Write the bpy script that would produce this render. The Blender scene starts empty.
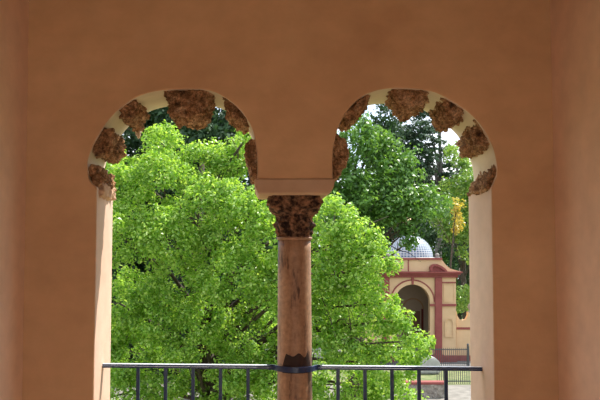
import bpy, bmesh, math, random
import numpy as np
from mathutils import Vector, noise
random.seed(7); rng = np.random.default_rng(11)
S = bpy.context.scene; COL = S.collection

# ------------------------------------------------------------ camera
F = 820.0; CX = 258.0; CY = 200.0; HOR = 250.0
PITCH = math.atan((HOR-CY)/F)
CAM = Vector((0, -4.2, 1.6))
cd = bpy.data.cameras.new('camera'); cam = bpy.data.objects.new('camera', cd); COL.objects.link(cam)
cd.sensor_width = 36; cd.lens = F/600*36; cd.shift_x = (300-CX)/600; cd.clip_end = 400
cam.location = CAM; cam.rotation_euler = (math.pi/2+PITCH, 0, 0); S.camera = cam
def at(px, py, Y):
    """world point on the plane y=Y that a photo pixel shows (used to measure the place)"""
    fw = Vector((0, math.cos(PITCH), math.sin(PITCH))); up = Vector((0, -math.sin(PITCH), math.cos(PITCH)))
    d = Vector(((px-CX)/F, 0, 0)) + up*((CY-py)/F) + fw
    return CAM + d*((Y-CAM.y)/d.y)
def pxs(Y): return (Y-CAM.y)/F
GROUND = at(412, 362, 38).z

# ------------------------------------------------------------ object helpers
def tag(o, label=None, cat=None, group=None, kind=None):
    if label: o['label'] = label
    if cat: o['category'] = cat
    if group: o['group'] = group
    if kind: o['kind'] = kind
    return o
def empty(name, loc, label, cat, group=None):
    o = bpy.data.objects.new(name, None); COL.objects.link(o); o.location = loc
    o.empty_display_size = .1
    return tag(o, label, cat, group)
def link(name, me, mats, parent=None, smooth=False):
    o = bpy.data.objects.new(name, me); COL.objects.link(o)
    for m in (mats if isinstance(mats, (list, tuple)) else [mats]): me.materials.append(m)
    if smooth: me.polygons.foreach_set('use_smooth', [True]*len(me.polygons))
    if parent is not None:
        o.parent = parent; o.location = -Vector(parent.location) if parent.parent is None else Vector((0,0,0))
        if parent.parent is not None:
            o.location = Vector((0,0,0))
    return o
def finish(bm, name, mats, parent=None, smooth=False, recalc=True):
    if recalc: bmesh.ops.recalc_face_normals(bm, faces=bm.faces)
    me = bpy.data.meshes.new(name); bm.to_mesh(me); bm.free()
    return link(name, me, mats, parent, smooth)
def box(bm, c0, c1):
    xs = sorted((c0[0], c1[0])); ys = sorted((c0[1], c1[1])); zs = sorted((c0[2], c1[2]))
    v = [bm.verts.new((x, y, z)) for x in xs for y in ys for z in zs]
    for f in ((0,1,3,2),(4,6,7,5),(0,4,5,1),(2,3,7,6),(0,2,6,4),(1,5,7,3)): bm.faces.new([v[i] for i in f])
def prism(bm, pts, dy, off=(0,0)):
    """outline (world points in one y plane) given depth dy"""
    a = [bm.verts.new(p) for p in pts]; b = [bm.verts.new((p[0]+off[0], p[1]+dy, p[2]+off[1])) for p in pts]
    bm.faces.new(a); bm.faces.new(b[::-1]); n = len(a)
    for i in range(n): bm.faces.new((a[i], b[i], b[(i+1) % n], a[(i+1) % n]))
def lathe(bm, c, prof, n=32, square=None):
    rings = []
    for r, z in prof:
        rings.append([bm.verts.new((c[0]+r*math.cos(2*math.pi*k/n), c[1]+r*math.sin(2*math.pi*k/n), z)) for k in range(n)])
    for a, b in zip(rings, rings[1:]):
        for k in range(n): bm.faces.new((a[k], a[(k+1) % n], b[(k+1) % n], b[k]))
    bm.faces.new(rings[0][::-1]); bm.faces.new(rings[-1])
def tube(bm, pts, rad, n=8):
    pts = [Vector(p) for p in pts]; rings = []
    for i, p in enumerate(pts):
        t = (pts[min(i+1, len(pts)-1)]-pts[max(i-1, 0)]).normalized()
        a = t.cross(Vector((0.13, 1, 0.07))).normalized(); b = t.cross(a)
        r = rad[i] if isinstance(rad, (list, tuple)) else rad
        rings.append([bm.verts.new(p+a*r*math.cos(2*math.pi*k/n)+b*r*math.sin(2*math.pi*k/n)) for k in range(n)])
    for a, b in zip(rings, rings[1:]):
        for k in range(n): bm.faces.new((a[k], a[(k+1) % n], b[(k+1) % n], b[k]))
    bm.faces.new(rings[0][::-1]); bm.faces.new(rings[-1])
def catmull(P, k=5):
    out = []; n = len(P)
    for i in range(n-1):
        p0 = P[max(i-1, 0)]; p1 = P[i]; p2 = P[i+1]; p3 = P[min(i+2, n-1)]
        for j in range(k):
            t = j/k
            out.append(tuple(.5*((2*p1[q])+(-p0[q]+p2[q])*t+(2*p0[q]-5*p1[q]+4*p2[q]-p3[q])*t*t+(-p0[q]+3*p1[q]-3*p2[q]+p3[q])*t**3) for q in (0, 1)))
    out.append(tuple(P[-1])); return out

# ------------------------------------------------------------ materials
def mat(name, rough=.8):
    m = bpy.data.materials.new(name); m.use_nodes = True; nt = m.node_tree
    b = nt.nodes['Principled BSDF']; b.inputs['Roughness'].default_value = rough
    return m, nt, b
def noise_node(nt, scale, detail=6, rough=.6, stretch=None):
    tc = nt.nodes.new('ShaderNodeTexCoord'); n = nt.nodes.new('ShaderNodeTexNoise')
    n.inputs['Scale'].default_value = scale; n.inputs['Detail'].default_value = detail; n.inputs['Roughness'].default_value = rough
    if stretch:
        mp = nt.nodes.new('ShaderNodeMapping'); mp.inputs['Scale'].default_value = stretch
        nt.links.new(tc.outputs['Object'], mp.inputs['Vector']); nt.links.new(mp.outputs['Vector'], n.inputs['Vector'])
    else: nt.links.new(tc.outputs['Object'], n.inputs['Vector'])
    return n
def ramp(nt, fac, stops):
    r = nt.nodes.new('ShaderNodeValToRGB'); e = r.color_ramp.elements
    e[0].position, e[0].color = stops[0][0], (*stops[0][1], 1); e[1].position, e[1].color = stops[-1][0], (*stops[-1][1], 1)
    for p, c in stops[1:-1]:
        q = e.new(p); q.color = (*c, 1)
    nt.links.new(fac, r.inputs['Fac']); return r
def mix(nt, fac, a, b, mode='MIX'):
    x = nt.nodes.new('ShaderNodeMix'); x.data_type = 'RGBA'; x.blend_type = mode
    if hasattr(fac, 'default_value'): nt.links.new(fac, x.inputs[0])
    else: x.inputs[0].default_value = fac
    for s, v in ((6, a), (7, b)):
        if isinstance(v, tuple): x.inputs[s].default_value = (*v, 1)
        else: nt.links.new(v, x.inputs[s])
    return x.outputs[2]
def bump(nt, b, h, s, d=.01):
    n = nt.nodes.new('ShaderNodeBump'); n.inputs['Strength'].default_value = s; n.inputs['Distance'].default_value = d
    nt.links.new(h, n.inputs['Height']); nt.links.new(n.outputs['Normal'], b.inputs['Normal'])
def simple(name, c1, c2, scale=8, rough=.85, bs=.2, bd=.01, metal=0, stretch=None):
    m, nt, b = mat(name, rough); n = noise_node(nt, scale, stretch=stretch)
    r = ramp(nt, n.outputs['Fac'], [(.3, c1), (.7, c2)]); nt.links.new(r.outputs['Color'], b.inputs['Base Color'])
    b.inputs['Metallic'].default_value = metal
    if bs: bump(nt, b, n.outputs['Fac'], bs, bd)
    return m
def plaster(name, c1, c2, c3):
    m, nt, b = mat(name, .92)
    n1 = noise_node(nt, 1.3, 5, .55, (1, 1, 1.3)); n2 = noise_node(nt, 6, 8, .6, (1, 1, 1.3)); n3 = noise_node(nt, 60, 4, .7)
    base = ramp(nt, n1.outputs['Fac'], [(.3, c1), (.52, c2), (.75, c3)])
    mot = ramp(nt, n2.outputs['Fac'], [(.3, (.92, .91, .90)), (.7, (1.06, 1.055, 1.05))])
    c = mix(nt, 1.0, base.outputs['Color'], mot.outputs['Color'], 'MULTIPLY')
    spots = ramp(nt, n3.outputs['Fac'], [(.24, (.55, .45, .4)), (.30, (1, 1, 1))])
    c = mix(nt, .5, c, spots.outputs['Color'], 'MULTIPLY')
    nt.links.new(c, b.inputs['Base Color'])
    bump(nt, b, n2.outputs['Fac'], .22, .02)
    return m
M = {}
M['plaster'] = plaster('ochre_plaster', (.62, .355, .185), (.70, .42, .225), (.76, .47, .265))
M['plaster_side_lit'] = plaster('ochre_plaster_lit_copy', (.82, .54, .38), (.86, .59, .43), (.89, .63, .47))  # paler copy of the wall plaster, window light put into its colour
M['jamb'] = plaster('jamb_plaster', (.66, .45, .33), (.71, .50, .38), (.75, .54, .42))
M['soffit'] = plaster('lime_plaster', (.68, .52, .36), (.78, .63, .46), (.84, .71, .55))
M['impost'] = plaster('pinkish_mortar', (.48, .29, .17), (.60, .39, .25), (.68, .46, .31))
m, nt, b = mat('rough_brick', .95)
n1 = noise_node(nt, 16, 8, .7); n2 = noise_node(nt, 70, 6, .75)
r = ramp(nt, n1.outputs['Fac'], [(.32, (.05, .022, .01)), (.42, (.30, .145, .06)), (.53, (.56, .31, .15)), (.64, (.82, .55, .32))])
r2 = ramp(nt, n2.outputs['Fac'], [(.38, (.22, .2, .18)), (.6, (1.15, 1.12, 1.1))])
nt.links.new(mix(nt, .85, r.outputs['Color'], r2.outputs['Color'], 'MULTIPLY'), b.inputs['Base Color'])
bump(nt, b, n2.outputs['Fac'], .8, .012); M['brick'] = m
M['capital'] = simple('weathered_capital_stone', (.03, .012, .006), (.40, .205, .105), 30, .9, 1, .016)
for n_ in M['capital'].node_tree.nodes:
    if n_.type == 'VALTORGB': n_.color_ramp.elements[0].position = .42; n_.color_ramp.elements[1].position = .66
# column shaft: rosy stone with dark vertical water stains and a tar patch above the strap
m, nt, b = mat('column_stone', .55)
n1 = noise_node(nt, 7, 8, .6, (2.2, 2.2, .5)); n2 = noise_node(nt, 45, 6, .6)
base = ramp(nt, n1.outputs['Fac'], [(.39, (.10, .045, .022)), (.45, (.36, .20, .11)), (.62, (.50, .30, .175)), (.8, (.42, .25, .15))])
r2 = ramp(nt, n2.outputs['Fac'], [(.3, (.75, .72, .7)), (.65, (1.1, 1.1, 1.1))])
c = mix(nt, 1., base.outputs['Color'], r2.outputs['Color'], 'MULTIPLY')
nt.links.new(c, b.inputs['Base Color']); bump(nt, b, n2.outputs['Fac'], .15, .004); M['column'] = m
M['tar'] = simple('tar_stain', (.02, .008, .004), (.05, .02, .01), 30, .7, .3, .003)
M['iron'] = simple('blue_black_iron', (.006, .022, .085), (.012, .035, .12), 40, .4, .05, .001)
M['iron'].node_tree.nodes['Principled BSDF'].inputs['Coat Weight'].default_value = .2
M['rail_glint'] = simple('painted_rail_glint', (.66, .67, .70), (.82, .82, .84), 20, .5, .05, .001, metal=.6)  # bright rail top: the highlight is put into the colour
M['fence'] = simple('grey_fence_iron', (.05, .055, .06), (.09, .09, .10), 20, .5, .05, .001)
M['cream'] = simple('cream_render', (.62, .41, .24), (.70, .48, .29), 1.5, .9, .1)
M['maroon'] = simple('maroon_paint', (.24, .055, .05), (.31, .085, .075), 2.5, .85, .1)
M['inner_render'] = simple('pale_interior_render', (.66, .55, .46), (.74, .63, .53), 1.5, .9, .1)  # pale tone of the pavilion's back wall
M['door'] = simple('dusty_pink_panel', (.30, .16, .12), (.38, .22, .17), 3, .7, .1)
M['stone'] = simple('pale_grey_stone', (.36, .35, .34), (.52, .51, .49), 4, .9, .3)
M['finial'] = simple('weathered_finial_stone', (.26, .24, .22), (.36, .33, .30), 6, .9, .2)
M['rubble'] = simple('rubble_stone', (.16, .13, .11), (.42, .38, .33), 9, .95, .8, .05)
M['path'] = simple('pale_gravel', (.17, .155, .135), (.30, .275, .24), 3, .95, .2)
M['terrace'] = simple('grey_terrace_paving', (.15, .145, .14), (.20, .195, .19), 2, .95, .2)
M['earth'] = simple('grassy_earth', (.09, .14, .04), (.26, .25, .12), 2.5, 1., .4, .05)
M['floor'] = simple('clay_floor_tiles', (.66, .52, .38), (.74, .60, .46), 5, .8, .1)
M['ceiling'] = simple('ceiling_limewash', (.36, .24, .15), (.42, .29, .19), 3, .9, .1)
M['bark'] = simple('dark_bark', (.035, .025, .018), (.12, .09, .065), 12, .95, .8, .03, stretch=(2, 2, .5))
M['bark_grey'] = simple('grey_bark', (.10, .09, .085), (.20, .18, .17), 8, .95, .6, .03, stretch=(2, 2, .5))
# glazed tile dome
m, nt, b = mat('glazed_tiles', .3)
uv = nt.nodes.new('ShaderNodeUVMap'); bt = nt.nodes.new('ShaderNodeTexBrick'); bt.offset = 0; bt.squash = 1
nt.links.new(uv.outputs['UV'], bt.inputs['Vector'])
bt.inputs['Color1'].default_value = (.10, .14, .24, 1); bt.inputs['Color2'].default_value = (.17, .22, .33, 1); bt.inputs['Mortar'].default_value = (.50, .53, .56, 1)
bt.inputs['Scale'].default_value = 1; bt.inputs['Mortar Size'].default_value = .16; bt.inputs['Brick Width'].default_value = 1; bt.inputs['Row Height'].default_value = 1
nt.links.new(bt.outputs['Color'], b.inputs['Base Color']); M['tiles'] = m
def leafmat(name, cols, trans=.45, rough=.38):
    m = bpy.data.materials.new(name); m.use_nodes = True; nt = m.node_tree; nt.nodes.clear()
    out = nt.nodes.new('ShaderNodeOutputMaterial'); geo = nt.nodes.new('ShaderNodeNewGeometry')
    st = [(i/(len(cols)-1), c) for i, c in enumerate(cols)]
    r = ramp(nt, geo.outputs['Random Per Island'], st)
    p = nt.nodes.new('ShaderNodeBsdfPrincipled'); p.inputs['Roughness'].default_value = rough
    nt.links.new(r.outputs['Color'], p.inputs['Base Color'])
    t = nt.nodes.new('ShaderNodeBsdfTranslucent')
    tc = mix(nt, 1., r.outputs['Color'], (1.35, 1.3, .55), 'MULTIPLY'); nt.links.new(tc, t.inputs['Color'])
    ms = nt.nodes.new('ShaderNodeMixShader'); ms.inputs[0].default_value = trans
    nt.links.new(p.outputs[0], ms.inputs[1]); nt.links.new(t.outputs[0], ms.inputs[2]); nt.links.new(ms.outputs[0], out.inputs['Surface'])
    return m
L_bright = leafmat('bright_leaves', [(.13, .28, .035), (.22, .42, .055), (.36, .56, .11), (.52, .68, .22)], .5)
L_mid = leafmat('mid_leaves', [(.07, .17, .035), (.12, .26, .055), (.19, .35, .085)], .4)
L_dark = leafmat('evergreen_leaves', [(.018, .05, .02), (.03, .075, .028), (.045, .10, .035)], .25, .7)
L_cedar = leafmat('cedar_needles', [(.03, .065, .04), (.05, .10, .055), (.075, .14, .075)], .2, .7)
L_light = leafmat('fresh_leaves', [(.15, .28, .06), (.24, .40, .09), (.36, .48, .14)], .45)
L_yellow = leafmat('yellow_leaves', [(.45, .36, .08), (.62, .48, .10), (.50, .46, .12)], .45)

# ------------------------------------------------------------ the room
T = .47                                    # wall thickness
left_arch = catmull([(97,187),(90,181),(87.5,171),(88,160),(92,147),(98.5,134),(109,119.5),(122,106.5),(137,97),(152,92),(170,89.5),(189,88.8),(206,89.8),(221,95),(235,104.5),(246,117),(253,131),(256,146),(257.5,162),(257,179)], 4)
right_arch = catmull([(333,179),(332.5,162),(333.5,148),(337,131),(345,114),(356,101),(369,93),(388,88.5),(408,88),(430,91),(446,97.5),(461,106.5),(475,118.5),(486,132.5),(493,148),(496.5,163),(497,175),(491.5,188)], 4)
def P0(p): q = at(p[0], p[1], 0); return Vector((q.x, 0, q.z))
Lx = P0((25.5, 200)).x; Rx = P0((554.5, 200)).x
JL = P0((96, 300)).x; JR = P0((493, 300)).x
WX0, WX1, WTOP = Lx-.5, Rx+.5, 3.2
la = [P0(p) for p in left_arch]; ra = [P0(p) for p in right_arch]
JL = la[0].x-.004; JR = ra[-1].x-.004
pts = [Vector((WX0,0,0)), Vector((WX0,0,WTOP)), Vector((WX1,0,WTOP)), Vector((WX1,0,0)), Vector((JR,0,0)), Vector((JR,0,.75))]
pts += ra[::-1] + la[::-1] + [Vector((JL,0,.75)), Vector((JL,0,0))]
bm = bmesh.new(); prism(bm, pts, T)
bmesh.ops.recalc_face_normals(bm, faces=bm.faces)
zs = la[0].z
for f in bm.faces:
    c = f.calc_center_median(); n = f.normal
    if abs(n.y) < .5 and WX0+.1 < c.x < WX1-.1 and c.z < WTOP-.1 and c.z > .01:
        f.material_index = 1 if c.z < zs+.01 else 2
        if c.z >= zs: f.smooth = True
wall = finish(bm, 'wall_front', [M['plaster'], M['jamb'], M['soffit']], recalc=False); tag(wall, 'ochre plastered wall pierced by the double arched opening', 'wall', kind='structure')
bv = wall.modifiers.new('soft_edge', 'BEVEL'); bv.width = .012; bv.segments = 3; bv.limit_method = 'ANGLE'; bv.angle_limit = math.radians(50)

def struct(name, c0, c1, m, label=None):
    bm = bmesh.new(); box(bm, c0, c1); return tag(finish(bm, name, m), label, None, kind='structure')
BK = -5.0
struct('wall_base', (WX0, 0, GROUND), (WX1, T, 0), M['plaster'], 'outer face of the building below the opening')
for nm, x0, x1, lab in (('wall_left', Lx-.5, Lx, 'plastered side wall at the left edge'), ('wall_right', Rx, Rx+.5, 'plastered side wall at the right edge')):
    bm = bmesh.new()                       # gently uneven plaster surface towards the room
    box(bm, (x0, BK, 0), (x1, 0, WTOP)); o = finish(bm, nm, M['plaster_side_lit']); tag(o, lab, None, kind='structure')
struct('floor', (WX0, BK, -.25), (WX1, 0, 0), M['floor'])
M['bounce_slab'] = simple('pale_light_bounce', (.74, .64, .52), (.82, .73, .61), 3, .9, .1)  # pale slab added out of view to bounce sunlight into the room
struct('added_bounce_slab', (WX0-8, -18, -.25), (WX1+8, BK, -.005), M['bounce_slab'], 'unseen pale slab added behind the room to bounce light in')
struct('wall_light_baffle', (WX0, BK-.3, 2.0), (WX1, BK, WTOP), M['plaster_side_lit'])  # unseen lintel added to cut sky light on the front wall's top
struct('ceiling', (WX0, BK, WTOP), (WX1, T, WTOP+.25), M['ceiling'])

# ------------------------------------------------------------ rough brick blocks of the arches
def lump(poly, label, group, y0=.025, y1=.44, back=(0, 0), amp=.024, name='brick_voussoir', m='brick'):
    pts = [at(x, y, y0) for x, y in poly]
    for p in pts: p.y = y0
    s = pxs(0); bm = bmesh.new()
    prism(bm, pts, y1-y0, (back[0]*s, -back[1]*s)); bmesh.ops.recalc_face_normals(bm, faces=bm.faces)
    me = bpy.data.meshes.new(name); bm.to_mesh(me); bm.free()
    t = bpy.data.objects.new('tmp', me); COL.objects.link(t)
    rm = t.modifiers.new('r', 'REMESH'); rm.mode = 'VOXEL'; rm.voxel_size = .006
    dg = bpy.context.evaluated_depsgraph_get(); me2 = bpy.data.meshes.new_from_object(t.evaluated_get(dg))
    bpy.data.objects.remove(t)
    bm = bmesh.new(); bm.from_mesh(me2); bpy.data.meshes.remove(me2); bm.normal_update()
    for _ in range(1): bmesh.ops.smooth_vert(bm, verts=bm.verts, factor=.5, use_axis_x=True, use_axis_y=True, use_axis_z=True)
    bm.normal_update(); sd = Vector((random.random()*50, random.random()*50, 3))
    mv = []
    for v in bm.verts:
        n = noise.fractal(v.co*16+sd, .8, 2.0, 3)*.9 + .7*noise.fractal(v.co*48+sd, .7, 2., 3) - 1.1*max(0, .35-noise.noise(v.co*26+sd)*-1.0)*.6 - .02
        mv.append(v.co + v.normal*amp*n)
    for v, c in zip(bm.verts, mv): v.co = c
    o = finish(bm, name, M[m], smooth=True, recalc=False)
    return tag(o, label, 'brick block', group)
GL = 'exposed brick blocks around the left arch'; GR = 'exposed brick blocks around the right arch'
lump([(163,86),(212,87),(208,103),(203,115),(189,117),(170,114),(167,101)], 'largest brown brick block, at the crown of the left arch', GL)
lump([(118,107.5),(133,95.5),(138,103),(134,117),(126,122),(120,116)], 'brown brick block left of the crown block in the left arch', GL)
lump([(102,125),(111,130),(113,144),(106,154),(97,155),(88,149),(92,138)], 'bulky brown brick block low on the left curve of the left arch', GL)
lump([(86,168),(96,166),(101,174),(102,183),(97,188),(90,184)], 'small dark brick block at the foot of the left arch above the jamb', GL)
lump([(224,95),(238,103),(249,118),(247,122),(243,121),(236,119),(228,112)], 'triangular brown brick block high on the right curve of the left arch', GL)
lump([(256,139),(249,140),(245,148),(246,158),(249,168),(252,177),(258,178),(259,150)], 'narrow brown brick strip down the right foot of the left arch', GL, amp=.014)
lump([(332,133),(339,133),(345,139),(350,150),(348,162),(343,171),(337,178),(331,178),(331,150)], 'narrow brown brick strip down the left foot of the right arch', GR, amp=.014)
lump([(347,114),(356,101),(368,91.5),(371,98),(366,107),(358,116),(350,119)], 'slanting brown brick block left of the crown of the right arch', GR)
lump([(388,86),(408,85),(430,88),(429,97),(424,104),(412,109),(402,107),(395,100)], 'largest brown brick block, at the crown of the right arch', GR, back=(9, -2))
lump([(443,93),(455,99),(466,109),(465,116),(458,121),(450,121),(444,111)], 'round brown brick block right of the crown of the right arch', GR, back=(3, 0))
lump([(477,117),(487,130),(493,143),(488,148),(480,148),(475,141),(475,128)], 'jagged brown brick block halfway down the right curve of the right arch', GR, back=(3, 2))
lump([(498,162),(500,177),(495,188),(488,190),(484,188),(489,175)], 'ragged brown brick block at the right foot of the right arch above the jamb', GR, back=(3, 2), amp=.016)
# mortared stone capping the left jamb
lump([(97,184),(101,180),(104,186),(104,196),(97,198)], 'rounded weathered stone capping the left jamb', None, y0=.06, y1=.41, m='impost', name='jamb_cap_stone', amp=.012)
lump([(134,128),(141.5,127),(141,133),(138.5,140),(135,134)], 'pale pointed plaster shard hanging in the left arch', None, y0=.44, y1=.468, m='soffit', name='plaster_shard', amp=.004)

# ------------------------------------------------------------ column
cc = at(294.5, 300, T/2); cX = cc.x; cYy = T/2
col = empty('stone_column', (cX, cYy, 0), 'weathered rosy stone column with a dark carved capital between the two arches', 'column')
bm = bmesh.new()                            # impost block, mortared
a = [P0(p) for p in ((254,178.5),(335,178.5),(334,186),(330,194),(258,194),(255,187))]
prism(bm, a, T); bmesh.ops.recalc_face_normals(bm, faces=bm.faces)
for v in bm.verts:
    if v.co.y < .01: v.co.y = -.012
o = finish(bm, 'impost_block', M['impost'], col)
bv = o.modifiers.new('b', 'BEVEL'); bv.width = .012; bv.segments = 4
tag(o, 'pinkish mortared block under the pier')
def zc(y): return at(294, y, T/2-.08).z
capz0, capz1 = zc(237.5), at(294, 193, T/2).z
s = pxs(T/2-.05)
# carved capital: square top flaring over a round body, volutes, leaf ring
bm = bmesh.new(); N = 64; R0 = 17.5*s; R1 = 26.5*s; rings = []
prof = [(0,.95),(.04,1.0),(.08,.97),(.1,1.0),(.22,1.02),(.30,1.13),(.34,1.05),(.45,1.05),(.5,1.12),(.55,1.28),(.6,1.36),(.66,1.41),(.75,1.43),(.9,1.43),(.93,1.38),(.95,1.45),(1.0,1.45)]
fine = []
for (t0, r0), (t1, r1) in zip(prof, prof[1:]):
    for k in range(6): fine.append((t0+(t1-t0)*k/6, r0+(r1-r0)*k/6))
fine.append(prof[-1])
for t, rr in fine:
    q = max(0, (t-.45)/.18); q = min(q, 1); ring = []
    for k in range(N*2):
        a_ = 2*math.pi*k/(N*2); c_, s_ = math.cos(a_), math.sin(a_)
        sq = 1/max(abs(c_), abs(s_)); sup = (abs(c_)**8+abs(s_)**8)**(-1/8)
        r = R0*rr*(1-q + q*(sup*.98))
        if t < .93:
            lf = .5+.5*math.cos(a_*8); lf2 = .5+.5*math.cos(a_*8+math.pi)
            r += .010*(lf*math.sin(min(t/.42, 1)*math.pi)+ lf2*q*.7)
            r += .010*noise.fractal(Vector((c_*5, s_*5, t*9)), .7, 2, 5) - .006*max(0, noise.noise(Vector((c_*9, s_*9, t*14))))*3
        ring.append(bm.verts.new((cX+r*c_, cYy+r*s_, capz0+t*(capz1-capz0))))
    rings.append(ring)
for a, b in zip(rings, rings[1:]):
    for k in range(2*N): bm.faces.new((a[k], a[(k+1) % (2*N)], b[(k+1) % (2*N)], b[k]))
bm.faces.new(rings[0][::-1]); bm.faces.new(rings[-1])
cap = finish(bm, 'capital', M['capital'], col, smooth=True); tag(cap, 'dark carved capital with corner volutes')
hh = capz1-capz0
for sx in (-1, 1):                          # corner volutes: rolled spirals
    for sy in (-1, 1):
        bm = bmesh.new(); ctr = Vector((cX+sx*R0*1.20, cYy+sy*R0*1.26, capz0+hh*.74)); pts = []; rad = []
        for k in range(30):
            u = k/29; an = u*2.1*2*math.pi; rr = .028*(1-u*.85)
            pts.append(ctr+Vector((sx*rr*math.cos(an), 0, rr*math.sin(an)))); rad.append(.011*(1-.4*u))
        tube(bm, pts, rad, 8); finish(bm, 'volute', M['capital'], cap, smooth=True)
bm = bmesh.new(); za = capz0
lathe(bm, (cX, cYy), [(R0*.96, za-.012), (R0*1.02, za-.010), (R0*1.04, za-.004), (R0*1.02, za+.002), (R0*.96, za+.004)], 48)
finish(bm, 'astragal_ring', M['column'], col, smooth=True)
bm = bmesh.new(); pr = []
zb = .16
for k in range(25):
    t = k/24; z = zb+(za-.008-zb)*t; pr.append((R0*(1.045-.10*t), z))
lathe(bm, (cX, cYy), pr, 64); sh = finish(bm, 'shaft', M['column'], col, smooth=True)
bm = bmesh.new(); lathe(bm, (cX, cYy), [(.13,.05),(.135,.07),(.13,.09),(.115,.10),(.118,.12),(.12,.135),(.112,.155),(.10,.165)], 48)
box(bm, (cX-.14, cYy-.14, 0), (cX+.14, cYy+.14, .05)); finish(bm, 'column_base', M['column'], col, smooth=False)

# ------------------------------------------------------------ railing
RY = cYy
a = at(104, 363.5, RY); b_ = at(480, 366.8, RY)
rl = empty('iron_railing', ((a.x+b_.x)/2, RY, 0), 'slim blue-black iron railing across the arched opening, strapped to the column', 'railing')
def rz(x): return a.z+(b_.z-a.z)*(x-a.x)/(b_.x-a.x)
def rbar(xa, xb, y, h, d):
    bm = bmesh.new()
    box(bm, (xa, y-d/2, -h), (xb, y+d/2, 0))
    for v in bm.verts: v.co.z += rz(v.co.x)
    bmesh.ops.bevel(bm, geom=bm.edges[:], offset=.009, segments=4, affect='EDGES')
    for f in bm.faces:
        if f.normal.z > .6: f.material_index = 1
    return bm
x1 = cX-R0*1.35; x2 = cX+R0*1.35
jl, jr = JL, JR
finish(rbar(jl-.02, x1, RY, .020, .056), 'top_rail', [M['iron'], M['rail_glint']], rl)
finish(rbar(x2, jr+.02, RY, .020, .056), 'top_rail', [M['iron'], M['rail_glint']], rl)
# strap bowed round the column
bm = bmesh.new(); rr = R0*1.05+.004; ring = []
for k in range(49):
    an = math.pi+math.pi*k/48
    x = cX+rr*math.cos(an); y = RY+rr*math.sin(an)
    ring.append((x, y))
path = [(x1-.02, RY)]+[(cX-rr*1.12, RY-.006)]+ring[4:-4]+[(cX+rr*1.12, RY-.006)]+[(x2+.02, RY)]
vs = []
for i, (x, y) in enumerate(path):
    p = Vector((x, y)); t = (Vector(path[min(i+1, len(path)-1)])-Vector(path[max(i-1, 0)])).normalized(); n = Vector((t.y, -t.x))*.010
    z = rz(x)
    vs.append([bm.verts.new((x+n.x, y+n.y, z+.004)), bm.verts.new((x, y, z+.004)), bm.verts.new((x, y, z-.024)), bm.verts.new((x+n.x, y+n.y, z-.024))])
for p, q in zip(vs, vs[1:]):
    for k in range(4): bm.faces.new((p[k], q[k], q[(k+1) % 4], p[(k+1) % 4]))
bm.faces.new(vs[0]); bm.faces.new(vs[-1][::-1])
finish(bm, 'strap', M['iron'], rl)
# tar smear left on the shaft above the strap
bm = bmesh.new(); g = []
for k in range(29):
    u = k/28*2-1; an = math.radians(-90+u*50+6); top = .058+.026*math.cos(u*3.0)**2*(1-.2*abs(u))-.012*math.cos(u*math.pi)+.006*math.sin(u*9)
    top = max(.006, top*(1-max(0, abs(u)-.72)/.28))
    R = R0*1.03+.0015; z = rz(cX)
    g.append([bm.verts.new((cX+R*math.cos(an), RY+R*math.sin(an), z-.03+j/5*(top+.03))) for j in range(6)])
for p, q in zip(g, g[1:]):
    for j in range(5): bm.faces.new((p[j], q[j], q[j+1], p[j+1]))
o = finish(bm, 'tar_smear', M['tar'], col); so = o.modifiers.new('s', 'SOLIDIFY'); so.thickness = .002
tag(o, 'black smear on the shaft just above the railing strap')
for px in (138, 165.5, 193, 220.5, 248, 338, 365, 392, 419, 446):
    x = at(px, 385, RY).x
    if x > jr-.03: continue
    bm = bmesh.new(); box(bm, (x-.009, RY-.007, .09), (x+.009, RY+.007, rz(x)-.015)); finish(bm, 'baluster', M['iron'], rl)
finish((lambda bm: (box(bm, (jl-.02, RY-.012, .08), (x1+.02, RY+.012, .10)), bm)[1])(bmesh.new()), 'bottom_rail', M['iron'], rl)
finish((lambda bm: (box(bm, (x2-.02, RY-.012, .08), (jr+.02, RY+.012, .10)), bm)[1])(bmesh.new()), 'bottom_rail', M['iron'], rl)

# ------------------------------------------------------------ ground outside
def slab(name, xs, ys, z0, z1, m): return struct(name, (xs[0], ys[0], z0), (xs[1], ys[1], z1), m)
slab('ground', (-90, 90), (-30, 160), GROUND-.4, GROUND-.03, M['earth'])
gy = lambda py: None
def Yof(py):                               # distance at which the ground shows at photo row py
    lo, hi = 5, 200
    for _ in range(50):
        mid = (lo+hi)/2
        if at(430, py, mid).z > GROUND: lo = mid
        else: hi = mid
    return lo
Yp0, Yp1 = Yof(405), Yof(384.5)
slab('trim_1', (-12, 40), (Yp0-3, Yp1-.05), GROUND-.03, GROUND, M['path']); bpy.data.objects['trim_1']['label'] = 'pale gravel path'
slab('trim_2', (-12, 40), (Yof(367), 44), GROUND-.03, GROUND, M['terrace']); bpy.data.objects['trim_2']['label'] = 'grey paved terrace before the pavilion'

def fence(Y, xa, xb, top, base, label, n, end_post):
    t = empty('iron_fence', ((xa+xb)/2, Y, base), label, 'fence', None)
    for z in (top-.05, base+.12):
        bm = bmesh.new(); box(bm, (xa, Y-.02, z-.02), (xb, Y+.02, z+.02)); finish(bm, 'fence_rail', M['fence'], t)
    for k in range(n):
        x = xa+(xb-xa)*k/(n-1); bm = bmesh.new(); e = (k in (0, n-1) and end_post)
        w = .05 if e else .012; box(bm, (x-w, Y-w, base), (x+w, Y+w, top+(.12 if e else .03)))
        if e: lathe(bm, (x, Y), [(.02, top+.12), (.06, top+.16), (.06, top+.2), (.02, top+.25)], 10)
        finish(bm, 'fence_post' if e else 'picket', M['fence'], t)
YF = 36.6; fence(YF, at(380,350,YF).x, at(468,350,YF).x, at(440,348.5,YF).z, GROUND, 'dark iron fence in front of the pavilion, ending in a taller post', 44, True)
YG = Yof(384)
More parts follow.
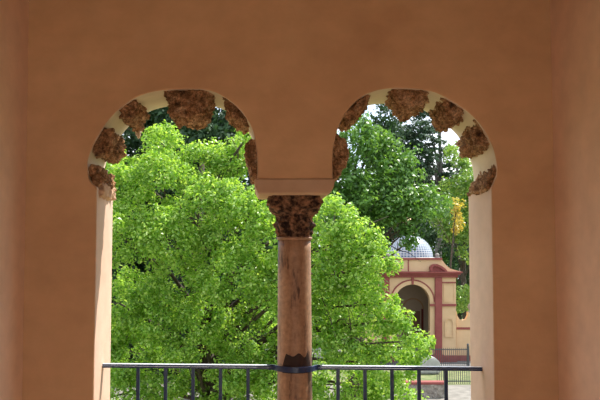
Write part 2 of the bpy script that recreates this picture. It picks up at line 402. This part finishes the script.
fence(YG, at(437,370,YG).x, at(520,370,YG).x, at(440,368.5,YG).z, GROUND, 'low iron fence along the path, nearer than the pavilion fence', 40, False)
for o_ in bpy.data.objects:
    if o_.name.startswith('iron_fence'): o_['group'] = 'iron fences below the pavilion'
# low rubble wall with a maroon coping
Yr = Yof(398); x0, x1_ = at(405,390,Yr).x, at(446,390,Yr).x
lw = empty('rubble_wall', ((x0+x1_)/2, Yr, GROUND), 'low rubble stone wall with a maroon coping beside the path', 'low wall')
zt = at(430, 384.5, Yr).z
bm = bmesh.new(); box(bm, (x0, Yr, GROUND), (x1_, Yr+.4, zt)); bmesh.ops.subdivide_edges(bm, edges=bm.edges[:], cuts=14, use_grid_fill=True)
for v in bm.verts: v.co += Vector((noise.noise(v.co*6), noise.noise(v.co*6+Vector((9,0,0))), 0))*.05
finish(bm, 'rubble_body', M['rubble'], lw)
bm = bmesh.new(); box(bm, (x0-.03, Yr-.05, zt), (x1_+.03, Yr+.45, zt+.09)); bmesh.ops.bevel(bm, geom=bm.edges[:], offset=.02, segments=2, affect='EDGES'); finish(bm, 'coping', M['maroon'], lw)
# rounded pale stone block
Yb = 34.0; p = [at(x, y, Yb) for x, y in ((419,374),(419,360),(424,357.5),(433,357.2),(438,359.5),(441,364),(441,374))]
for q in p:
    q.y = Yb
    if q.z < at(430,370,Yb).z: q.z = GROUND
bm = bmesh.new(); prism(bm, p, .8); bmesh.ops.bevel(bm, geom=[e for e in bm.edges], offset=.06, segments=3, affect='EDGES')
tag(finish(bm, 'stone_block', M['stone']), 'rounded pale grey stone block in front of the pavilion fence', 'stone')

# ------------------------------------------------------------ the pavilion
YP = 38.0; D = 4.5
pav = empty('garden_pavilion', (at(412,362,YP).x, YP+D/2, GROUND), 'cream and maroon garden pavilion with a tiled dome and arched doorway', 'pavilion')
def A(x, y, Y=YP): q = at(x, y, Y); q.y = Y; return q
def pp(name, poly, Y, dy, m, parent=pav, bev=0):
    bm = bmesh.new(); prism(bm, [A(x, y, Y) for x, y in poly], dy)
    if bev: bmesh.ops.bevel(bm, geom=bm.edges[:], offset=bev, segments=2, affect='EDGES')
    return finish(bm, name, m, parent)
def arc(cx, cy, r, n=20, a0=180, a1=0, ry=None): return [(cx+r*math.cos(math.radians(a0+(a1-a0)*k/n)), cy-(ry or r)*math.sin(math.radians(a0+(a1-a0)*k/n))) for k in range(n+1)]
ACX, ACY, AR = 412.5, 302, 17.5
pp('facade', [(368,364),(368,275),(456,275),(456,364),(ACX+AR,364)]+arc(ACX, ACY, AR, 24, 0, 180)+[(ACX-AR,364)], YP, .45, M['cream'])
xl, xr = A(368,300).x, A(456,300).x; zt = A(412,275).z
for nm, c0, c1, m in (('side_wall', (xl, YP+.45, GROUND), (xl+.35, YP+D, zt), 'cream'), ('side_wall', (xr-.35, YP+.45, GROUND), (xr, YP+D, zt), 'cream'),
                      ('back_wall', (xl+.35, YP+D-.3, GROUND), (xr-.35, YP+D, zt), 'inner_render'), ('roof_slab', (xl-.1, YP+.1, zt), (xr+.1, YP+D, zt+.2), 'cream')):
    bm = bmesh.new(); box(bm, c0, c1); finish(bm, nm, M[m], pav)
def band(name, ri, ro, Y, dy, m):
    return pp(name, arc(ACX, ACY, ro, 28, 180, 0)+arc(ACX, ACY, ri, 28, 0, 180), Y, dy, M[m])
band('archivolt', 21.3, 22.6, YP-.05, .06, 'maroon')
band('arch_band', 17.6, 21.3, YP-.03, .04, 'cream')
pp('keystone', [(411.6,277),(414,277),(413.7,284.5),(411.9,284.5)], YP-.09, .1, M['maroon'])
for x0, x1_ in ((435.2,442.3),(382.5,389.6)):
    o = pp('pilaster', [(x0,277),(x1_,277),(x1_,356),(x0,356)], YP-.12, .14, M['maroon'], bev=.015)
    pp('plinth', [(x0-2,355),(x1_+2,355),(x1_+2,364),(x0-2,364)], YP-.2, .22, M['maroon'], bev=.015)
pp('plinth_band', [(430,355.5),(457,355.5),(457,364),(430,364)], YP-.08, .1, M['maroon'])
pp('plinth_band', [(367,355.5),(395,355.5),(395,364),(367,364)], YP-.08, .1, M['maroon'])
for x0, x1_ in ((430,435.2),(442.3,456.5),(389.6,395),(367.5,382.5)):
    pp('impost_band', [(x0,304),(x1_,304),(x1_,306.3),(x0,306.3)], YP-.08, .1, M['maroon'])
# panels and niches each side
def frame(name, x0, y0, x1_, y1, w, m):
    bm = bmesh.new()
    for a in ((x0,y0,x1_,y0+w),(x0,y1-w,x1_,y1),(x0,y0+w,x0+w,y1-w),(x1_-w,y0+w,x1_,y1-w)):
        prism(bm, [A(a[0],a[1],YP-.03), A(a[2],a[1],YP-.03), A(a[2],a[3],YP-.03), A(a[0],a[3],YP-.03)], .04)
    return finish(bm, name, M[m], pav)
frame('panel_moulding', 443.6, 284, 454.8, 302, .7, 'cream'); frame('panel_moulding', 369.5, 284, 381, 302, .7, 'cream')
pp('string_course', [(442.3,282),(456,282),(456,283.2),(442.3,283.2)], YP-.05, .06, M['maroon'])
def niche(cx):
    bm = bmesh.new(); o_ = arc(cx, 322.5, 4.4, 10, 180, 0)+[(cx+4.4,337),(cx-4.4,337)]; i_ = arc(cx, 322.5, 3.5, 10, 180, 0)+[(cx+3.5,336),(cx-3.5,336)]
    n = len(o_)
    oa = [bm.verts.new(A(x,y,YP-.001)) for x, y in o_]; of = [bm.verts.new(A(x,y,YP-.06)) for x, y in o_]; fi = [bm.verts.new(A(x,y,YP-.06)) for x, y in i_]; ib = [bm.verts.new(A(x,y,YP-.005)) for x, y in i_]
    for k in range(n):
        j = (k+1) % n
        for p, q in ((oa, of), (of, fi), (fi, ib)): bm.faces.new((p[k], p[j], q[j], q[k]))
    bm.faces.new(ib); return finish(bm, 'niche', M['cream'], pav)
niche(449.2); niche(375.5)
# cornice, in steps
for (xa, xb, y0, y1, out, m) in ((366,457.5,274.5,277.5,.12,'maroon'),(364.5,459.5,272.7,274.6,.24,'maroon'),(363,461,271.5,272.9,.34,'maroon')):
    bm = bmesh.new(); p0 = A(xa,y1); p1 = A(xb,y0); box(bm, (p0.x, YP-out, p0.z), (p1.x, YP+D+out, p1.z)); finish(bm, 'cornice', M[m], pav)
# attic parapet with concave flares
fl = [(461,271.4),(457,270.5),(450,268.5),(446,265),(443,261),(441.5,259.5)]
fr = [(2*412.5-x, y) for x, y in fl][::-1]
pp('parapet', fl+fr, YP-.02, .4, M['cream'])
pp('parapet_coping', [(382.5,259.8),(382.5,258),(442.5,258),(442.5,259.8)], YP-.1, .6, M['maroon'])
pp('attic_pier', [(408,259.8),(409,259.8),(409,271.4),(408,271.4)], YP-.05, .06, M['maroon'])
for sx in (1, -1):                          # scrolls at the ends of the parapet
    bm = bmesh.new(); pts = []
    o_ = [(430.5,271.4),(430,267),(432.5,264.3),(437,264),(442,266),(446,269),(447.5,271.4)]; i_ = [(445,271.4),(441,268.3),(437,266.2),(434,266.5),(432.8,268.5),(433.2,271.4)]
    poly = [(412.5+sx*(x-412.5), y) for x, y in o_+i_]
    prism(bm, [A(x,y,YP-.22) for x, y in poly], .3); sc = finish(bm, 'scroll', M['maroon'], pav)
    bm = bmesh.new(); prism(bm, [A(412.5+sx*(x-412.5),y,YP-.12) for x, y in [(433,271.4),(433,268),(435,266.4),(438,266.6),(442,269),(445,271.4)]], .2); finish(bm, 'scroll_infill', M['maroon'], sc)
    c = A(412.5+sx*24.8, 257.6, YP+.15); bm = bmesh.new()
    lathe(bm, (c.x, c.y), [(.14,c.z-.02),(.14,c.z+.03),(.05,c.z+.05),(.10,c.z+.10),(.11,c.z+.15),(.08,c.z+.20),(.02,c.z+.24)], 16); finish(bm, 'ball_finial', M['finial'], pav, smooth=True)
# dome on a low drum
YD = YP+D/2; sD = pxs(YD); dc = A(409, 258, YD); RD = 23.6*sD; HD = 22.4*sD
bm = bmesh.new(); lathe(bm, (dc.x, YD), [(RD*1.03, zt+.2), (RD*1.03, dc.z-.05), (RD*1.07, dc.z-.03), (RD*1.07, dc.z+.03), (RD, dc.z+.05)], 48); finish(bm, 'dome_drum', M['stone'], pav, smooth=False)
bm = bmesh.new(); ul = bm.loops.layers.uv.new('UVMap'); NR, NS = 20, 64; rg = []
for i in range(NR+1):
    ph = math.pi/2*min(i/NR, .985); rg.append([bm.verts.new((dc.x+RD*math.cos(ph)*math.cos(2*math.pi*k/NS), YD+RD*math.cos(ph)*math.sin(2*math.pi*k/NS), dc.z+.04+HD*math.sin(ph))) for k in range(NS)])
for i in range(NR):
    for k in range(NS):
        f = bm.faces.new((rg[i][k], rg[i][(k+1) % NS], rg[i+1][(k+1) % NS], rg[i+1][k]))
        for l, (u, v) in zip(f.loops, ((k, i), (k+1, i), (k+1, i+1), (k, i+1))): l[ul].uv = (u*.75, v*.75)
bm.faces.new(rg[-1]); tag(finish(bm, 'dome', M['tiles'], pav, smooth=True), 'dome covered in small blue-grey and white glazed tiles')
bm = bmesh.new(); zf = dc.z+HD; lathe(bm, (dc.x, YD), [(.28,zf-.03),(.28,zf+.1),(.2,zf+.14),(.2,zf+.62),(.3,zf+.68),(.3,zf+.78),(.12,zf+.9),(.1,zf+1.0),(.04,zf+1.3)], 20); finish(bm, 'lantern_finial', M['cream'], pav)
# inside the doorway: rear arch and pink panels
YI = YP+D-.33
pp('inner_arch', arc(413, 309, 11, 14, 180, 0)+arc(413, 309, 9.6, 14, 0, 180), YI, .04, M['cream'])
pp('inner_panel', [(413,345),(413,311),(420,311),(420,345)], YI, .04, M['door']); pp('inner_panel', [(402,345),(402,311),(409,311),(409,345)], YI, .04, M['door'])
pp('inner_pilaster', [(421.5,352),(421.5,309),(423.5,309),(423.5,352)], YI-.05, .08, M['maroon'])
# garden wall running right from the pavilion
gw = empty('garden_wall', (A(500,362).x, YP+.6, GROUND), 'cream garden wall with a scooped top beside the pavilion', 'garden wall')
YW = YP+.45
def gp(name, poly, Y, dy, m): return pp(name, poly, Y, dy, m, parent=gw)
gp('wall_body', [(456.3,364),(456.3,311),(457.5,316),(459.5,319),(462.5,320.3),(466,319.5),(468,315.5),(468,312),(474,312),(474,318),(560,318),(560,364)], YW, .3, M['cream'])
gp('red_band', [(456.5,327.3),(560,327.3),(560,329.6),(456.5,329.6)], YW-.03, .04, M['maroon'])
gp('plinth', [(456.5,355.5),(560,355.5),(560,364),(456.5,364)], YW-.05, .06, M['maroon'])
c = A(471, 312, YW+.15); bm = bmesh.new(); lathe(bm, (c.x, c.y), [(.2,c.z-.02),(.2,c.z+.04),(.08,c.z+.08),(.15,c.z+.16),(.18,c.z+.28),(.13,c.z+.4),(.03,c.z+.47)], 16); finish(bm, 'ball_finial', M['finial'], gw, smooth=True)

# ------------------------------------------------------------ trees
def leaves(name, tufts, n_per, size, m, parent, up=.5, flat=1.0, aspect=.55, droop=0, fill=.35):
    """tufts: array of (x,y,z,r). one mesh of folded leaf blades"""
    tf = np.array(tufts); K = len(tf); n = K*n_per
    d = rng.normal(size=(n, 3)); d /= np.linalg.norm(d, axis=1)[:, None]
    rad = rng.random(n)**fill
    c = np.repeat(tf[:, :3], n_per, axis=0); r = np.repeat(tf[:, 3], n_per)
    p = c + d*(rad*r)[:, None]*np.array([1, 1, flat])
    nrm = d*.7 + rng.normal(size=(n, 3))*.55 + np.array([0, 0, up]); nrm /= np.linalg.norm(nrm, axis=1)[:, None]
    t = rng.normal(size=(n, 3)) + d*.6 - np.array([0, 0, droop]); t -= (t*nrm).sum(1)[:, None]*nrm; t /= np.linalg.norm(t, axis=1)[:, None]
    bt = np.cross(nrm, t); L = size*(.65+.7*rng.random(n)); W = L*aspect
    fold = nrm*(L*.18)[:, None]
    v = np.stack([p-t*(L/2)[:, None], p+bt*(W/2)[:, None]+fold-t*(L*.05)[:, None], p+t*(L/2)[:, None], p-bt*(W/2)[:, None]+fold-t*(L*.05)[:, None]], 1).reshape(-1, 3)
    off = np.array(parent.location); v = v-off
    me = bpy.data.meshes.new(name); me.vertices.add(4*n); me.vertices.foreach_set('co', v.astype(np.float32).ravel())
    me.loops.add(4*n); me.loops.foreach_set('vertex_index', np.arange(4*n, dtype=np.int32))
    me.polygons.add(n); me.polygons.foreach_set('loop_start', (np.arange(n)*4).astype(np.int32))
    me.update(calc_edges=True); me.validate()
    o = bpy.data.objects.new(name, me); COL.objects.link(o); me.materials.append(m); o.parent = parent; return o
def clump_tufts(clumps, dens, tr, shell=.55, squash=.8):
    out = []
    for (px, py, pr, Y) in clumps:
        s = pxs(Y); c = at(px, py, Y); R = pr*s; n = max(4, int(dens*(R/tr)**2))
        for _ in range(n):
            d = rng.normal(size=3); d /= np.linalg.norm(d); d[2] *= squash
            if d[1] > .35 and rng.random() < .55: d[1] *= -1          # fuller on the open side of the crown
            k = shell+(1-shell)*rng.random()**.5
            out.append((c.x+d[0]*R*k, c.y+d[1]*R*k, c.z+d[2]*R*k, tr*(.65+.7*rng.random())))
    return out
def tree(name, label, cat, base, clumps, m, leaf, tr, n_per, dens, bark='bark', trunk_r=.2, top=None, group=None, fork=.35, **kw):
    bpx, bY = base; b = at(bpx, 300, bY); b.z = GROUND
    t = empty(name, (b.x, bY, GROUND), label, cat, group)
    cs = [(at(c[0], c[1], c[3])) for c in clumps]
    tz = max(c.z for c in cs) if top is None else top
    bm = bmesh.new(); H = tz-GROUND; pts = []; rad = []
    for k in range(9):
        u = k/8; pts.append(Vector((b.x+.25*math.sin(u*4+bpx), bY+.2*math.cos(u*3), GROUND-.05+u*H*.95))); rad.append(trunk_r*(1.25-u) if u > .05 else trunk_r*1.5)
    tube(bm, pts, rad, 12); finish(bm, 'trunk', M[bark], t, smooth=True)
    for q in cs:
        u = max(fork, min(.85, (q.z-GROUND)/H-.22)); k = int(u*8); s = pts[k].lerp(pts[min(8, k+1)], u*8-k); e = q
        mid = s.lerp(e, .5)+Vector((0, 0, .12*(e-s).length)); bm = bmesh.new(); r0 = trunk_r*.27
        P = [s.lerp(mid, .0), s.lerp(mid, .5)+Vector((.1,.05,0))*random.uniform(-1,1), mid, mid.lerp(e, .5)+Vector((.1,0,.1))*random.uniform(-1,1), e]
        tube(bm, P, [r0, r0*.8, r0*.65, r0*.45, r0*.2], 7)
        for _ in range(3):
            d = Vector(rng.normal(size=3)); d.normalize(); tube(bm, [P[3], P[3]+d*(e-s).length*.12+Vector((0,0,.1)), P[3]+d*(e-s).length*.25], [r0*.3, r0*.2, r0*.08], 5)
        finish(bm, 'branch', M[bark], t, smooth=True)
    leaves('foliage', clump_tufts(clumps, dens, tr), n_per, leaf, m, t, **kw)
    return t

# the great bright tree close to the window
tree('maple_tree', 'large bright green broadleaf tree filling the lower part of both arches', 'tree', (209, 14.4),
 [(108,190,34,13),(126,165,22,13.6),(163,143,22,13.6),(160,180,34,12.6),(195,165,26,13.4),(222,160,24,13.6),(246,158,22,13.4),(250,132,11,12.6),(215,205,36,12.2),(250,215,30,11.8),(272,235,32,11.6),
  (120,235,40,12.2),(165,235,34,12),(180,285,40,13.2),(235,275,38,12),(285,290,38,12.2),(115,300,40,13.6),(125,350,40,14.2),(165,375,32,14.2),(250,340,40,13.6),(235,395,36,14.4),(100,400,46,14),(215,245,26,12.3),(203,322,24,12.8),(158,322,26,13),(232,372,24,13.2),(182,352,20,13),
  (325,222,30,11.4),(352,238,24,11.2),(374,256,20,11),(366,283,16,11),(330,270,38,11.8),(350,300,26,11.8),(320,320,34,12.6),(350,345,34,12.2),(383,320,20,11.6),(412,341,13,11.2),(421,347,11,11.6),(392,362,26,11.8),(340,390,40,13),(392,395,26,12.6),(290,380,40,13.4),(380,240,9,11.1),(391,262,9,11.1),(398,322,9,11.2),(386,303,12,11.2)],
 L_bright, .078, .19, 66, 3.9, trunk_r=.22, fork=.3)
# dark evergreens behind it
for lab, base, cl in (('dark evergreen tree behind the bright tree, under the crown of the left arch', (225, 27), [(215,140,38,26),(250,150,34,27),(190,165,40,27),(235,190,45,27),(215,230,50,27),(215,290,60,27),(262,120,22,27),(190,125,30,27),(165,122,28,27.5),(225,118,26,28),(248,128,22,28),(150,112,20,28),(115,125,22,28),(212,104,16,28),(250,240,50,27),(255,300,50,27),(215,350,50,27)]),
                      ('dark evergreen tree behind the bright tree at the left side of the left arch', (130, 35), [(130,140,36,34),(160,138,30,35),(110,180,40,34),(155,185,40,35),(120,240,50,34),(175,240,50,34),(120,300,55,34),(170,310,55,34),(135,360,50,34)])):
    tree('evergreen_tree', lab, 'tree', base, cl, L_dark, .24, .42, 55, 3.6, trunk_r=.3, group='dark evergreens behind the bright tree')
# mid green tree left of the pavilion
tree('oak_tree', 'mid green leafy tree rising left of and over the pavilion dome', 'tree', (352, 26),
 [(357,143,22,24),(372,140,14,24.5),(345,175,24,24),(378,150,20,25),(383,175,26,24.5),(362,195,30,24),(405,168,20,25),(412,192,22,24.5),(398,205,24,24),(428,205,16,25),(424,213,12,24),(390,213,14,24),(345,215,34,24.5),(354,235,24,25),(345,270,34,25),(410,240,3,24),(408,229,4,24),(362,127,13,24.5)],
 L_mid, .16, .33, 52, 3.6, trunk_r=.26)
# cypress, cedar and others further back
tree('cypress_tree', 'narrow very dark cypress under the crown block of the right arch', 'tree', (384, 48),
 [(384,116,13,48),(386,135,17,48),(384,155,20,48),(386,180,22,48),(386,215,24,48),(386,255,26,48)], L_dark, .3, .5, 34, 3, trunk_r=.25)
tree('cedar_tree', 'tall blue-green cedar with layered boughs and a bare grey trunk', 'tree', (438.5, 52),
 [(428,122,14,52),(412,128,14,51),(424,140,16,51),(405,146,16,52),(425,157,15,51),(410,162,18,52),(398,155,14,52),(450,172,12,52),(430,178,16,53),(448,186,12,52),(412,185,20,53),(440,116,8,52),(418,112,12,53),(400,130,14,53),(416,170,16,51),(444,150,8,52)],
 L_cedar, .24, .45, 46, 3.4, bark='bark_grey', trunk_r=.27, flat=.35, up=.9, droop=.2)
tree('birch_tree', 'fresh light green tree on the right behind the pavilion', 'tree', (468, 47),
 [(455,158,12,47),(463,165,12,47),(472,182,18,46),(455,195,18,47),(478,205,22,46),(462,228,16,46),(480,245,22,46),(448,228,12,46),(466,300,14,46),(440,215,10,46)], L_light, .24, .45, 44, 3, trunk_r=.18)
tree('yellow_tree', 'small yellow-leaved tree glimpsed right of the dome', 'tree', (455, 43),
 [(456,205,6,43),(455,215,8,43),(458,227,6,43),(425,208,6,43)], L_yellow, .2, .35, 22, 1.6, trunk_r=.08)
tree('holm_oak', 'dark rounded evergreen just behind the right side of the pavilion', 'tree', (462, 49.5),
 [(462,262,14,66),(452,248,12,66),(472,285,18,49.5),(440,240,12,49.5),(478,262,18,49.5),(462,300,16,49.5)], L_dark, .28, .5, 40, 3, trunk_r=.2)
tree('olive_tree', 'loose grey-green tree behind the scoop of the garden wall', 'tree', (470, 44),
 [(462,290,11,44),(474,300,14,44),(462,308,8,44),(480,280,12,44)], L_light, .2, .35, 24, 1.6, trunk_r=.12)
tree('laurel_tree', 'dark evergreen left behind the dome', 'tree', (378, 59),
 [(368,228,20,59),(392,228,14,59),(350,245,24,59),(372,262,20,59),(358,290,26,59),(420,226,14,60),(345,320,30,59)], L_dark, .3, .55, 40, 3, trunk_r=.2)
# wooded slope closing the view
hb = empty('woodland', (0, 75, GROUND), 'distant band of dark woodland closing the view', 'trees'); hb['kind'] = 'stuff'
tf = []
for px in range(40, 640, 14):
    for py in range(196, 345, 16):
        for _ in range(6):
            q = at(px+random.uniform(-9, 9), py+random.uniform(-9, 9), 74+random.uniform(-3, 3)); tf.append((q.x, q.y, q.z, 1.1*random.uniform(.7, 1.3)))
o = leaves('foliage', tf, 26, .6, L_mid, hb); o['kind'] = 'stuff'

# ------------------------------------------------------------ light
w = bpy.data.worlds.new('sky'); S.world = w; w.use_nodes = True; nt = w.node_tree; bg = nt.nodes['Background']
tc = nt.nodes.new('ShaderNodeTexCoord'); n = nt.nodes.new('ShaderNodeTexNoise'); n.inputs['Scale'].default_value = 3.5; n.inputs['Detail'].default_value = 8
nt.links.new(tc.outputs['Generated'], n.inputs['Vector'])
r = ramp(nt, n.outputs['Fac'], [(.35, (.55, .75, 1.0)), (.6, (1, 1, 1))]); nt.links.new(r.outputs['Color'], bg.inputs['Color']); bg.inputs['Strength'].default_value = 1.5
sd = bpy.data.lights.new('sun', 'SUN'); sd.energy = 6.0; sd.angle = math.radians(.53); sd.color = (1, .95, .86)
so = bpy.data.objects.new('sun', sd); COL.objects.link(so)
so.rotation_euler = Vector((.48, .32, .85)).to_track_quat('Z', 'Y').to_euler()
S.view_settings.view_transform = 'Standard'; S.view_settings.look = 'None'; S.view_settings.gamma = 1; S.view_settings.exposure = 0.2
S.view_settings.use_curve_mapping = False
